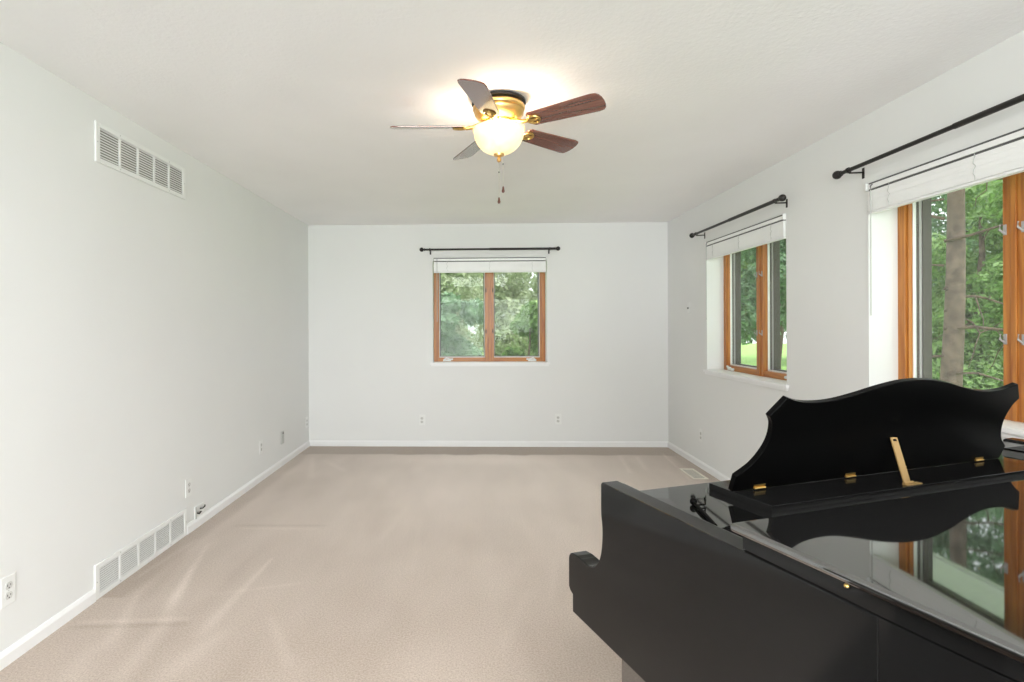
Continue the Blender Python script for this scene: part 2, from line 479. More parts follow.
wall_with_holes('wall_left', D - YB, HW, 0.14, [(DOOR_Y0 - YB, DOOR_Y1 - YB, 0, DOOR_Z)], T_left, M['wall'])
T_front = Matrix.Translation((XR + WT, YB, 0)) @ Matrix.Rotation(R(180), 4, 'Z')
wall_with_holes('wall_front', XR - XL + 2 * WT, HW, 0.2, [(0.75, 3.75, 0.05, 2.15)], T_front, M['wall'])
b = MB(); b.box(XL - WT, XR + WT, YB - 0.2, D + WT, CEIL, CEIL + 0.12)
structure(b.build('ceiling', M['ceiling']))
# doorway to an unlit hall in the vent wall, beside the photographer
b = MB()
for y0, y1, z0, z1 in ((DOOR_Y0 - 0.065, DOOR_Y0, 0, DOOR_Z + 0.065), (DOOR_Y1, DOOR_Y1 + 0.065, 0, DOOR_Z + 0.065), (DOOR_Y0, DOOR_Y1, DOOR_Z, DOOR_Z + 0.065)):
    b.box(XL, XL + 0.016, y0, y1, z0, z1)
structure(b.build('trim_1', M['trim'], bevel=0.003))
b = MB()
b.box(XL - 1.3, XL - 1.25, DOOR_Y0 - 0.4, DOOR_Y1 + 0.4, 0, 2.3); b.box(XL - 1.3, XL - 0.14, DOOR_Y0 - 0.4, DOOR_Y0 - 0.35, 0, 2.3)
b.box(XL - 1.3, XL - 0.14, DOOR_Y1 + 0.35, DOOR_Y1 + 0.4, 0, 2.3); b.box(XL - 1.3, XL - 0.14, DOOR_Y0 - 0.4, DOOR_Y1 + 0.4, 2.3, 2.35)
b.box(XL - 1.3, XL - 0.02, DOOR_Y0 - 0.4, DOOR_Y1 + 0.4, -0.05, -0.005)
structure(b.build('wall_hall', M['ventdark']))

# ------------------------------------------------------------------ baseboards
BB_H, BB_T = 0.062, 0.013
def baseboard(name, x0, x1, T):
    b = MB(); b.T = T
    prof = [(0, 0), (-BB_T, 0), (-BB_T, BB_H * 0.72), (-BB_T * 0.55, BB_H * 0.93), (-BB_T * 0.3, BB_H), (0, BB_H)]
    b.prism(prof, x0, x1, 'YZ')
    return structure(b.build(name, M['trim']))
VY0, VY1 = 2.553, 3.385
baseboard('baseboard_back', WT, WT + XR - XL, T_back)
baseboard('baseboard_right', 0, D - YB, T_right)
baseboard('baseboard_left', VY1 - YB, D - YB, T_left)
baseboard('baseboard_left', DOOR_Y1 + 0.066 - YB, VY0 - YB, T_left)
baseboard('baseboard_left', 0, DOOR_Y0 - 0.066 - YB, T_left)

# ------------------------------------------------------------------ casement windows
def make_window(n, loc, rz):
    root = structure(empty('window_%d' % n, loc, rz))
    W_, H_ = WIN_W, WIN_Z1 - WIN_Z0
    y0, y1 = 0.150, 0.185
    fw = 0.046
    b = MB(); b.box(0, fw, y0, y1, 0, H_); b.box(W_ - fw, W_, y0, y1, 0, H_)
    # stepped stop next to each jamb board
    b.box(fw, fw + 0.012, y0 + 0.012, y1, 0.04, H_ - 0.04); b.box(W_ - fw - 0.012, W_ - fw, y0 + 0.012, y1, 0.04, H_ - 0.04)
    b.build('window_frame', M['pine'], root, bevel=0.002)
    b = MB(); b.box(fw, W_ - fw, y0 + 0.002, y1, 0.0, 0.045); b.box(fw, W_ - fw, y0 + 0.002, y1, H_ - 0.045, H_)
    b.build('window_rail', M['pinex'], root, bevel=0.002)
    c = W_ / 2
    b = MB(); b.box(c - 0.05, c + 0.05, y0 - 0.004, y1, 0, H_)
    b.box(c - 0.012, c + 0.012, y0 - 0.010, y0 - 0.004, 0, H_)
    b.build('window_mullion', M['pine'], root, bevel=0.002)
    for s, (a, e) in enumerate(((fw + 0.012, c - 0.05), (c + 0.05, W_ - fw - 0.012))):
        z0, z1 = 0.045, H_ - 0.045
        # white edge strip, then the dark outer sash
        b = MB(); t = 0.0045
        b.box(a, a + t, y1 - 0.004, y1 + 0.012, z0, z1); b.box(e - t, e, y1 - 0.004, y1 + 0.012, z0, z1)
        b.box(a, e, y1 - 0.004, y1 + 0.012, z0, z0 + 0.010); b.box(a, e, y1 - 0.004, y1 + 0.012, z1 - 0.010, z1)
        b.build('screen_frame', M['plastic'], root)
        b = MB(); b.add([(a + t, y1 + 0.003, z0 + 0.01), (e - t, y1 + 0.003, z0 + 0.01), (e - t, y1 + 0.003, z1 - 0.01), (a + t, y1 + 0.003, z1 - 0.01)], [(0, 1, 2, 3)])
        b.build('insect_screen', M['screen'], root)
        b = MB(); t2 = 0.014; ya, yb_ = y1 + 0.012, 0.272
        b.box(a - 0.01, a + 0.006, ya, yb_, z0 - .02, z1 + .02); b.box(e - 0.006, e + 0.01, ya, yb_, z0 - .02, z1 + .02)
        b.box(a, e, ya, yb_, z0 - .02, z0 + 0.006); b.box(a, e, ya, yb_, z1 - 0.006, z1 + .02)
        b.box(a + 0.006, a + t2, yb_ - 0.05, yb_ - 0.005, z0, z1); b.box(e - t2, e - 0.006, yb_ - 0.05, yb_ - 0.005, z0, z1)
        b.box(a + t2, e - t2, yb_ - 0.05, yb_ - 0.005, z0, z0 + t2); b.box(a + t2, e - t2, yb_ - 0.05, yb_ - 0.005, z1 - t2, z1)
        sash = b.build('window_sash', M['sash'], root)
        b = MB()
        for xx in (a + 0.0061, e - 0.0091): b.box(xx, xx + 0.003, ya + 0.012, ya + 0.030, z0, z1)
        b.build('weather_strip', M['weather'], sash)
        b = MB(); b.add([(a + t2 - .002, yb_ - 0.028, z0 + t2 - .002), (e - t2 + .002, yb_ - 0.028, z0 + t2 - .002), (e - t2 + .002, yb_ - 0.028, z1 - t2 + .002), (a + t2 - .002, yb_ - 0.028, z1 - t2 + .002)], [(0, 1, 2, 3)])
        b.build('pane', M['glass'], sash)
        # crank handle on the bottom rail near the jamb side
        hx = a + 0.09 if s == 0 else e - 0.09
        d = 1 if s == 0 else -1
        b = MB(); b.box(hx - 0.045, hx + 0.045, y0 - 0.016, y0 + 0.003, 0.006, 0.026)
        b.tube([(hx - d * 0.03, y0 - 0.018, 0.026), (hx - d * 0.01, y0 - 0.034, 0.042), (hx + d * 0.05, y0 - 0.040, 0.030)], [0.009, 0.008, 0.007], 8)
        b.ball((hx + d * 0.058, y0 - 0.040, 0.030), 0.011, 10)
        b.build('crank_handle', M['plastic'], root, bevel=0.002, smooth=True)
        # two sash locks on the mullion side
        for lz in (0.34, 0.80):
            lx = e + 0.012 if s == 0 else a - 0.012
            b = MB(); b.box(lx - 0.006, lx + 0.006, y0 - 0.008, y0 - 0.003, lz - 0.022, lz + 0.022)
            b.tube([(lx, y0 - 0.008, lz - 0.015), (lx, y0 - 0.028, lz), (lx, y0 - 0.026, lz + 0.022)], [0.004, 0.004, 0.003], 8)
            b.build('sash_lock', M['sash'] if n == 1 else M['weather'], root)
    # painted sill board with a nosing and small apron
    b = MB(); b.box(-0.030, W_ + 0.030, -0.024, -0.0005, -0.020, 0.0); b.box(0.0005, W_ - 0.0005, -0.001, 0.150, -0.0, 0.0015)
    b.box(-0.018, W_ + 0.018, -0.012, -0.0005, -0.040, -0.020)
    b.build('window_sill', M['trim'], root, bevel=0.003)
    return root
make_window(1, (WX, D, WIN_Z0), 0)
make_window(2, (XR, WY2, WIN_Z0), R(-90))
make_window(3, (XR, WY1, WIN_Z0), R(-90))

# unseen patio door, added to go with the rear fill light
root = structure(empty('added_door', (XR + WT - 0.75, YB, 0.05), R(180)))
b = MB()
for x in (0, 1.47, 2.94): b.box(x, x + 0.06, 0.04, 0.10, 0, 2.1)
b.box(0, 3.0, 0.04, 0.10, 0, 0.08); b.box(0, 3.0, 0.04, 0.10, 2.03, 2.1)
b.build('added_door_frame', M['trim'], root)
for x in (0.06, 1.53):
    b = MB(); b.add([(x, 0.067, 0.08), (x + 1.41, 0.067, 0.08), (x + 1.41, 0.067, 2.03), (x, 0.067, 2.03)], [(0, 1, 2, 3)]); b.build('pane', M['glass'], root)

# ------------------------------------------------------------------ raised mini blinds
def make_blind(loc, rz, label):
    root = tag(empty('window_blind', loc, rz), label, 'blind', 'mini blinds raised to the window tops')
    W_ = WIN_W; H_ = WIN_Z1 - WIN_Z0
    x0, x1 = 0.008, W_ - 0.008
    b = MB(); b.box(x0 + .004, x1 - .004, 0.006, 0.036, H_ - 0.034, H_ - 0.010)
    b.build('headrail', M['blind'], root, bevel=0.002)
    for x in (x0 - 0.0075, x1 - 0.0005):
        b = MB(); b.box(x, x + 0.008, -0.002, 0.042, H_ - 0.040, H_ - 0.0005); b.build('end_bracket', M['plastic'], root)
    b = MB(); b.box(x0 + .004, x1 - .004, 0.012, 0.030, H_ - 0.044, H_ - 0.034); b.box(x0 + .004, x1 - .004, 0.012, 0.030, H_ - 0.010, H_ - 0.0008); b.build('gap_shadow', M['slot'], root)  # dark strips stand in for the shadow gaps above and below the headrail
    b = MB(); n = 34; z_hi = H_ - 0.048; z_lo = H_ - 0.150
    rnd = random.Random(3)
    for i in range(n):
        z = z_lo + (z_hi - z_lo) * i / (n - 1); dx = rnd.uniform(-0.002, 0.002); dy = rnd.uniform(-0.0012, 0.0012)
        b.box(x0 + 0.004 + dx, x1 - 0.004 + dx, 0.006 + dy, 0.034 + dy, z, z + 0.0029)
    b.build('slats', M['blind'], root)
    b = MB(); b.box(x0 + 0.002, x1 - 0.002, 0.005, 0.035, z_lo - 0.014, z_lo - 0.002)
    b.build('bottom_rail', M['trim'], root, bevel=0.002)
    for x in (0.16, W_ / 2, W_ - 0.16):
        b = MB()
        pts = [(x + 0.006 * math.sin(k * 1.9), 0.003 - 0.002 * (k % 2), z_hi + 0.012 - (z_hi - z_lo + 0.01) * k / 8) for k in range(9)]
        b.tube(pts, 0.0013, 5); b.build('ladder_cord', M['plate_grey'], root)
    b = MB(); b.tube([(0.050, 0.002, H_ - 0.016), (0.050, -0.006, H_ - 0.024), (0.050, -0.006, H_ - 0.05)], 0.003, 6)
    b.build('wand_hook', M['slot'], root)
    b = MB(); b.tube([(0.050, -0.006, H_ - 0.045), (0.050, -0.006, H_ - 0.70)], 0.0032, 6)
    b.build('tilt_wand', M['plate_grey'], root)
    return root
bl = make_blind((WX, D - 0.018, WIN_Z0), 0, 'white mini blind drawn up at the top of the far wall window')
bl2 = copy_tree(bl); bl2.location = (XR - 0.018, WY2, WIN_Z0); bl2.rotation_euler = (0, 0, R(-90))
bl2['label'] = 'white mini blind drawn up over the narrow looking middle window of the window wall'
bl3 = copy_tree(bl); bl3.location = (XR - 0.018, WY1, WIN_Z0); bl3.rotation_euler = (0, 0, R(-90))
bl3['label'] = 'white mini blind drawn up over the large window behind the piano'

# ------------------------------------------------------------------ curtain rods
def make_rod(loc, rz, label):
    root = tag(empty('curtain_rod', loc, rz), label, 'curtain rod', 'empty bronze curtain rods')
    y = -0.080; x0, x1 = -0.10, WIN_W + 0.055
    b = MB(); b.tube([(x0, y, 0), (0.78, y, 0)], 0.0105, 14); b.build('inner_rod', M['rod'], root, smooth=True)
    b = MB(); b.tube([(0.60, y, 0), (x1, y, 0)], 0.0128, 14); b.build('outer_rod', M['rod'], root, smooth=True)
    for s, xe in ((-1, x0), (1, x1)):
        b = MB()
        prof = [(0.0105, -s * 0.002), (0.015, s * 0.002), (0.015, s * 0.006), (0.009, s * 0.010), (0.0085, s * 0.014)]
        prof += [(0.0235 * math.sin(R(q)), s * (0.034 - 0.0235 * math.cos(R(q)))) for q in range(24, 180, 12)] + [(0.0005, s * 0.0575)]
        b.lathe(prof, 18, (xe, y, 0), 'X', cap=True); b.build('finial', M['rod'], root, smooth=True)
        xb = xe - s * 0.055
        b = MB(); b.box(xb - 0.008, xb + 0.008, -0.003, -0.0, -0.045, 0.012)
        b.tube([(xb, -0.003, -0.012), (xb, y + 0.004, -0.014), (xb, y, -0.004)], 0.0045, 8)
        b.lathe([(0.015, -0.006), (0.015, 0.006)], 16, (xb, y, 0), 'X', cap=True)
        b.build('bracket', M['rod'], root)
    return root
ROD_Z = 2.152
rd = make_rod((WX + 0.022, D, ROD_Z), 0, 'thin black curtain rod with ball ends above the far wall window')
rd2 = copy_tree(rd); rd2.location = (XR, WY2 - 0.01, ROD_Z); rd2.rotation_euler = (0, 0, R(-90))
rd2['label'] = 'short looking black curtain rod above the middle window, between the corner and the piano'
rd3 = copy_tree(rd); rd3.location = (XR, WY1 - 0.01, ROD_Z); rd3.rotation_euler = (0, 0, R(-90))
rd3['label'] = 'black curtain rod above the large window nearest the piano, running out of view'

# ------------------------------------------------------------------ air return grilles on the vent wall
def make_vent(y0, y1, z0, z1, label):
    root = tag(empty('air_vent', (XL, y0, z0), 0), label, 'vent', 'white return air grilles')
    Lg, H = y1 - y0, z1 - z0
    bd_y, bd_z = 0.032, 0.025
    x = 0.010
    b = MB(); b.box(0.0005, x, 0, bd_y, 0, H); b.box(0.0005, x, Lg - bd_y, Lg, 0, H)
    b.box(0.0005, x, bd_y, Lg - bd_y, 0, bd_z); b.box(0.0005, x, bd_y, Lg - bd_y, H - bd_z, H)
    fr = b.build('frame', M['vent'], root, bevel=0.003)
    n = 5; step = (Lg - 2 * bd_y) / n
    for i in range(1, n):
        b = MB(); b.box(0.001, x - 0.001, bd_y + i * step - 0.007, bd_y + i * step + 0.007, bd_z, H - bd_z)
        b.build('divider', M['vent'], root)
    for i in range(n):
        b = MB(); a, e = bd_y + i * step + (0.007 if i else 0), bd_y + (i + 1) * step - (0.007 if i < n - 1 else 0)
        m_ = 11; hs = (H - 2 * bd_z) / m_
        for k in range(m_):
            z = bd_z + k * hs
            b.add([(0.0085, a, z + hs * .30), (0.0085, e, z + hs * .30), (0.0025, e, z + hs * .38), (0.0025, a, z + hs * .38),
                   (0.0085, a, z + hs * .72), (0.0085, e, z + hs * .72), (0.0025, e, z + hs * .80), (0.0025, a, z + hs * .80)],
                  [(0, 1, 2, 3), (7, 6, 5, 4), (0, 4, 5, 1), (1, 5, 6, 2), (2, 6, 7, 3), (3, 7, 4, 0)])
        b.build('louvre_panel', M['vent'], root)
    b = MB(); b.box(0.0006, 0.002, bd_y, Lg - bd_y, bd_z, H - bd_z); b.build('duct_backing', M['ventdark'], root)
    for (yy, zz) in ((0.012, H / 2), (Lg - 0.012, H / 2), (bd_y + step, 0.012), (bd_y + step, H - 0.012), (bd_y + 4 * step, 0.012), (bd_y + 4 * step, H - 0.012)):
        b = MB(); b.lathe([(0.0001, 0.0018), (0.003, 0.0012), (0.0035, 0)], 8, (x, yy, zz), 'X'); b.build('screw', M['plate_grey'], root)
    return root
make_vent(2.568, 3.380, 2.132, 2.330, 'white louvred air grille high on the bare wall under the ceiling')
make_vent(VY0, VY1, 0.0, 0.172, 'white louvred air grille low on the bare wall at the carpet')

# ------------------------------------------------------------------ outlets and plates
def make_outlet(loc, rz, label):
    """faces local -y"""
    root = tag(empty('wall_outlet', loc, rz), label, 'outlet', 'duplex wall outlets')
    w, h = 0.035, 0.0575
    b = MB(); b.box(-w, w, -0.006, -0.0005, -h, h); b.build('cover_plate', M['plastic'], root, bevel=0.003)
    for s in (-1, 1):
        b = MB(); prof = [(0.0165 * math.cos(R(a)), max(-0.0135, min(0.0135, 0.0165 * math.sin(R(a)))) + s * 0.0195) for a in range(0, 360, 20)]
        b.prism(prof, -0.0085, -0.006, 'XZ'); rc = b.build('receptacle', M['socket'], root)
        b = MB(); z = s * 0.0195
        b.box(-0.0085, -0.0055, -0.0092, -0.0084, z - 0.002, z + 0.007); b.box(0.0055, 0.008, -0.0092, -0.0084, z - 0.001, z + 0.006)
        b.prism([(0.003 * math.cos(R(a)), z - 0.008 + 0.003 * math.sin(R(a))) for a in range(0, 360, 45)], -0.0092, -0.0084, 'XZ')
        b.build('socket_slots', M['slot'], rc)
    b = MB(); b.lathe([(0.0028, -0.0072), (0.0001, -0.0078)], 8, (0, 0, 0), 'Y'); b.build('screw', M['plate_grey'], root)
    return root
LW, RW, BW = R(90), R(-90), 0.0       # facing the room from each wall
def rz_for(wall): return {'left': R(90), 'right': R(-90), 'back': 0.0}[wall]
OZ = 0.292
ot = make_outlet((XL, 2.073, 0.288), rz_for('left'), 'white outlet on the bare wall nearest the camera, before the low grille')
def put_outlet(loc, wall, label):
    c = copy_tree(ot); c.location = loc; c.rotation_euler = (0, 0, rz_for(wall)); c['label'] = label
put_outlet((XL, 3.412, OZ), 'left', 'white outlet on the bare wall just past the low grille, above the cable jack')
put_outlet((XL, 4.582, 0.289), 'left', 'white outlet on the bare wall before the oblong grey blank plate')
put_outlet((XL, 5.835, 0.275), 'left', 'small white outlet on the bare wall closest to the far corner')
put_outlet((-0.595, D, 0.289), 'back', 'outlet on the far wall under the window, nearer the bare wall')
put_outlet((0.893, D, 0.300), 'back', 'outlet on the far wall under the window, nearer the window wall')
put_outlet((XR, 5.065, 0.300), 'right', 'outlet low on the window wall above the floor register')

root = tag(empty('blank_plate', (XL, 5.095, 0.265), R(90)), 'grey blank cover plate low on the bare wall toward the far corner', 'cover plate')
b = MB(); b.box(-0.036, 0.036, -0.010, -0.0005, -0.060, 0.060); b.build('cover_plate', M['plate_grey'], root, bevel=0.004)
b = MB(); b.box(-0.012, 0.012, -0.0125, -0.010, 0.035, 0.050); b.build('button', M['slot'], root)

# television cable jack beside the low grille
root = tag(empty('cable_jack', (XL, 3.545, 0.095), R(90)), 'low cable jack plate with short black wires just past the low grille', 'jack')
b = MB(); b.box(-0.060, 0.060, -0.005, -0.0005, -0.032, 0.045); b.build('cover_plate', M['plastic'], root, bevel=0.002)
b = MB(); b.box(-0.060, -0.050, -0.014, -0.005, -0.032, 0.045); b.build('side_lip', M['plate_grey'], root)
b = MB()
b.tube([(-0.035, -0.005, 0.0), (-0.030, -0.020, -0.005), (-0.015, -0.024, 0.004), (-0.008, -0.012, -0.002)], 0.0045, 8)
b.tube([(0.005, -0.005, 0.016), (0.012, -0.022, 0.018), (0.032, -0.026, 0.024), (0.052, -0.016, 0.024)], 0.0045, 8)
b.build('wire_stub', M['rod'], root, smooth=True)
for cx_, cz_ in ((-0.030, 0.006), (0.014, 0.020)):
    b = MB(); b.lathe([(0.006, -0.022), (0.006, -0.005)], 12, (cx_, 0, cz_), 'Y', cap=True); b.build('connector', M['chrome'], root)

root = tag(empty('wall_switch', (XR, 5.345, 1.492), R(-90)), 'small white switch on the window wall beside the middle window', 'switch')
b = MB(); b.box(-0.030, 0.030, -0.006, -0.0005, -0.050, 0.050); b.build('cover_plate', M['plastic'], root, bevel=0.003)
b = MB(); b.box(-0.005, 0.005, -0.016, -0.006, -0.012, 0.004); b.build('toggle', M['slot'], root)

# floor register
root = tag(empty('floor_register', (1.925, 4.855, 0.0), 0), 'beige metal floor register in the carpet beneath the middle window', 'register')
b = MB(); b.box(-0.065, 0.065, -0.165, -0.145, 0.0005, 0.007); b.box(-0.065, 0.065, 0.145, 0.165, 0.0005, 0.007)
b.box(-0.065, -0.048, -0.145, 0.145, 0.0005, 0.007); b.box(0.048, 0.065, -0.145, 0.145, 0.0005, 0.007)
M['register'] = mat('beige_enamel', (0.80, 0.76, 0.66), 0.45)
b.build('frame', M['register'], root, bevel=0.002)
b = MB(); b.box(-0.048, 0.048, -0.145, 0.145, 0.0004, 0.0015); b.build('duct_backing', M['slot'], root)
b = MB()
for k in range(12):
    y = -0.138 + k * 0.0245
    b.box(-0.048, 0.048, y, y + 0.0035, 0.0015, 0.005)
b.build('louvres', M['register'], root)

# ------------------------------------------------------------------ ceiling fan with light
FX, FY = 0.1185, 2.690
fan = tag(empty('ceiling_fan', (FX, FY, CEIL), 0), 'brass hugger ceiling fan with five rosewood blades and a lit glass bowl', 'ceiling fan')
b = MB(); b.lathe([(0.126, 0), (0.133, -0.004), (0.134, -0.016), (0.118, -0.022)], 48); b.build('canopy_ring', M['rod'], fan, smooth=True)
b = MB(); b.lathe([(0.114, -0.020), (0.124, -0.024), (0.130, -0.034), (0.130, -0.042), (0.125, -0.050), (0.120, -0.053), (0.124, -0.057), (0.122, -0.066), (0.112, -0.080), (0.100, -0.092), (0.092, -0.100), (0.060, -0.104)], 48)
b.build('motor_housing', M['antique'], fan, smooth=True)
b = MB(); b.lathe([(0.060, -0.100), (0.074, -0.104), (0.076, -0.112), (0.066, -0.117), (0.052, -0.119), (0.050, -0.126), (0.060, -0.130), (0.062, -0.136), (0.04, -0.139), (0.0005, -0.140)], 40)
b.build('light_fitter', M['antique'], fan, smooth=True)
RB = 0.126; ZB = -0.143; HB = 0.121
prof = []
for k in range(17):
    a = math.pi / 2 * k / 16
    prof.append((max(0.0006, RB * math.cos(a) ** 0.85), ZB - HB * math.sin(a)))
b = MB(); b.lathe([(RB + 0.004, ZB + 0.004), (RB + 0.004, ZB)] + prof, 48)
b.build('glass_bowl', M['bowl'], fan, smooth=True)
b = MB(); b.lathe([(0.0005, ZB - HB + 0.004), (0.026, ZB - HB + 0.003), (0.024, ZB - HB - 0.008), (0.009, ZB - HB - 0.012), (0.006, ZB - HB - 0.016), (0.011, ZB - HB - 0.024), (0.010, ZB - HB - 0.034), (0.0005, ZB - HB - 0.040)], 24)
b.build('finial', M['antique'], fan, smooth=True)
for (x, y, ln) in ((0.020, -0.006, -0.445), (0.000, 0.012, -0.495)):
    b = MB(); b.tube([(x, y, ZB - HB + 0.006), (x, y, ln + 0.020)], 0.0009, 5); ch = b.build('pull_chain', M['chain'], fan)
    for zz in (ZB - HB - 0.05 if x > 0.01 else ZB - HB - 0.085,):
        b = MB(); b.ball((x, y, zz), 0.0035, 8); b.build('chain_joint', M['slot'], ch)
    b = MB(); b.lathe([(0.001, 0.022), (0.004, 0.018), (0.0055, 0.006), (0.0075, -0.002), (0.006, -0.009), (0.0005, -0.012)], 14, (x, y, ln)); b.build('chain_pull', M['knobred'], ch, smooth=True)

BL_R0, BL_R1 = 0.170, 0.542
def blade_poly():
    pts = []
    w0, w1 = 0.050, 0.064
    pts += [(BL_R0, -w0 + 0.012), (BL_R0 + 0.012, -w0)]
    pts += [(BL_R1 - 0.045, -w1)]
    for k in range(1, 8):
        a = R(-90 + 180 * k / 8)
        pts.append((BL_R1 - 0.045 + 0.045 * math.cos(a) ** 0.6 if math.cos(a) > 0 else BL_R1, w1 * math.sin(a)))
    pts += [(BL_R1 - 0.045, w1)]
    pts += [(BL_R0 + 0.012, w0), (BL_R0, w0 - 0.012)]
    return pts
BLADE_Z = -0.128
PITCH = R(-15)
for ang in (-105, -34, 38.2, 112, 181.5):
    T = Matrix.Rotation(R(ang), 4, 'Z') @ Matrix.Translation((0, 0, BLADE_Z)) @ Matrix.Rotation(PITCH, 4, 'X')
    b = MB(); b.prism(blade_poly(), -0.003, 0.003, 'XY')
    bl_o = b.build('fan_blade', M['blade'], fan, bevel=0.002)
    bl_o.matrix_local = T
    b = MB()
    b.tube([(0.065, 0, 0.020), (0.100, 0, 0.010), (0.130, 0, -0.001), (0.165, 0, -0.006)], [0.013, 0.011, 0.010, 0.009], 10)
    ring = [((0.195 + 0.030 * math.cos(R(k * 24))), 0.026 * math.sin(R(k * 24)), -0.007) for k in range(16)]
    b.tube(ring, 0.006, 8, cap=False)
    b.box(0.165, 0.215, -0.010, 0.010, -0.009, -0.003)
    for sx, sy in ((0.182, -0.016), (0.182, 0.016), (0.212, 0)): b.ball((sx, sy, -0.010), 0.006, 8, 0.6)
    ir = b.build('blade_iron', M['brass'], fan, smooth=True); ir.matrix_local = T
# bulbs in the open bowl
for k in range(3):
    a = R(30 + 120 * k)
    d = bpy.data.lights.new('bowl_bulb', 'POINT'); d.energy = 1.9; d.color = (1.0, 0.90, 0.76); d.shadow_soft_size = 0.022
    o = bpy.data.objects.new('bowl_bulb', d); C.objects.link(o); o.location = (FX + 0.088 * math.cos(a), FY + 0.088 * math.sin(a), CEIL + ZB + 0.004)

# ------------------------------------------------------------------ grand piano
# local x: treble to bass, local y: towards the player, z up
piano = tag(empty('grand_piano', (0.282, 1.234, 0.0), R(20)), 'glossy black baby grand piano with its music desk raised', 'piano')
PW = 1.480
Z_TOP, Z_BOT = 0.970, 0.612
CT = 0.043
def catmull(pts, n=6):
    out = []
    P = [pts[0]] + list(pts) + [pts[-1]]
    for i in range(1, len(P) - 2):
        p0, p1, p2, p3 = P[i - 1], P[i], P[i + 1], P[i + 2]
        for k in range(n):
            t = k / n
            out.append(tuple(0.5 * ((2 * p1[j]) + (-p0[j] + p2[j]) * t + (2 * p0[j] - 5 * p1[j] + 4 * p2[j] - p3[j]) * t * t + (-p0[j] + 3 * p1[j] - 3 * p2[j] + p3[j]) * t ** 3) for j in range(2)))
    out.append(tuple(pts[-1]))
    return out

# arm profile (y towards player, z)
arm = [(-0.60, Z_BOT), (0.128, Z_BOT), (0.128, 0.655), (0.140, 0.660), (0.1465, 0.668), (0.1465, 0.724)]
arm += [(0.1465 - 0.022 * (1 - math.cos(R(a))), 0.736 + 0.022 * math.sin(R(a))) for a in range(0, 91, 18)]
arm += [(0.105, 0.7600), (0.090, 0.7590)]
arm += catmull([(0.085, 0.7590), (0.055, 0.757), (0.030, 0.766), (0.010, 0.787), (0.0, 0.815), (-0.004, 0.850), (-0.003, 0.875), (0.001, 0.900), (0.001, 0.955)], 4)
arm += [(0.001, Z_TOP - 0.004), (-0.004, Z_TOP), (-0.60, Z_TOP)]
for x0, x1, ix in ((0, CT, CT), (PW - CT, PW, PW - CT - 0.016)):
    b = MB(); b.prism(arm, x0, x1, 'YZ'); ch = b.build('cheek', M['piano_side'], piano, bevel=0.0025)
    b = MB(); b.box(ix, ix + 0.016, -0.365, -0.004, Z_TOP - 0.028, Z_TOP - 0.007); b.build('inner_rail', M['piano'], ch, bevel=0.002)

# curved rim from the cheeks round the tail
outer = [(0, -0.60), (0.0, -0.64), (0.004, -0.74), (0.022, -0.86), (0.075, -0.98), (0.17, -1.08), (0.30, -1.16), (0.46, -1.24), (0.64, -1.31), (0.84, -1.365), (1.05, -1.385), (1.24, -1.36), (1.37, -1.27), (1.45, -1.14), (PW, -1.0), (PW, -0.8), (PW, -0.60)]
op = catmull(outer, 5)
def offset(pl, d):
    out = []
    for i, p in enumerate(pl):
        a = pl[max(0, i - 1)]; c = pl[min(len(pl) - 1, i + 1)]
        tx, ty = c[0] - a[0], c[1] - a[1]; l = math.hypot(tx, ty)
        out.append((p[0] - ty / l * d, p[1] + tx / l * d))
    return out
ip = offset(op, CT)
def strip(b, o_, i_, z0, z1):
    n = len(o_)
    vs = [(p[0], p[1], z) for z in (z0, z1) for p in o_] + [(p[0], p[1], z) for z in (z0, z1) for p in i_]
    fs = []
    for k in range(n - 1):
        fs.append((k, k + 1, n + k + 1, n + k)); fs.append((2 * n + k + 1, 2 * n + k, 3 * n + k, 3 * n + k + 1))
        fs.append((n + k, n + k + 1, 3 * n + k + 1, 3 * n + k)); fs.append((k + 1, k, 2 * n + k, 2 * n + k + 1))
    fs.append((0, n, 3 * n, 2 * n)); fs.append((n - 1, 3 * n - 1, 4 * n - 1, 2 * n - 1))
    b.add(vs, fs)
b = MB(); strip(b, op, ip, Z_BOT, Z_TOP); b.build('rim', M['piano_side'], piano, smooth=True)
b = MB(); b.prism([(CT, 0.10), (PW - CT, 0.10), (PW - CT, -0.59)] + [tuple(p) for p in reversed(ip)] + [(CT, -0.59)], Z_BOT + 0.002, Z_BOT + 0.05, 'XY'); b.build('keybed', M['piano_matt'], piano)
b = MB(); b.prism([tuple(p) for p in reversed(offset(op, CT + 0.002))] + [(CT + 0.002, -0.30), (PW - CT - 0.002, -0.30)], 0.86, 0.88, 'XY'); b.build('soundboard', M['piano_matt'], piano)
# keyboard, key slip, fallboard (on the player's side)
b = MB(); b.box(CT, PW - CT, 0.100, 0.122, Z_BOT + 0.004, 0.715); b.build('key_slip', M['piano'], piano, bevel=0.003)
b = MB(); b.box(CT, PW - CT, -0.045, -0.020, Z_BOT + 0.05, 0.935); b.build('fallboard', M['piano'], piano, bevel=0.003)
for s in (0, 1):
    b = MB(); x0 = CT if s == 0 else PW - CT - 0.07
    b.box(x0, x0 + 0.07, -0.020, 0.098, Z_BOT + 0.05, 0.735); b.build('key_block', M['piano'], piano, bevel=0.003)
kw = (PW - 2 * CT - 0.142) / 52
for k in range(52):
    x = CT + 0.071 + k * kw
    b = MB(); b.box(x + 0.0006, x + kw - 0.0006, -0.018, 0.096, 0.690, 0.712); b.build('white_key', M['ivory'], piano)
    if k < 51 and k % 7 not in (1, 4):
        b = MB(); b.box(x + kw - 0.006, x + kw + 0.006, -0.018, 0.050, 0.713, 0.724); b.build('black_key', M['piano_matt'], piano)
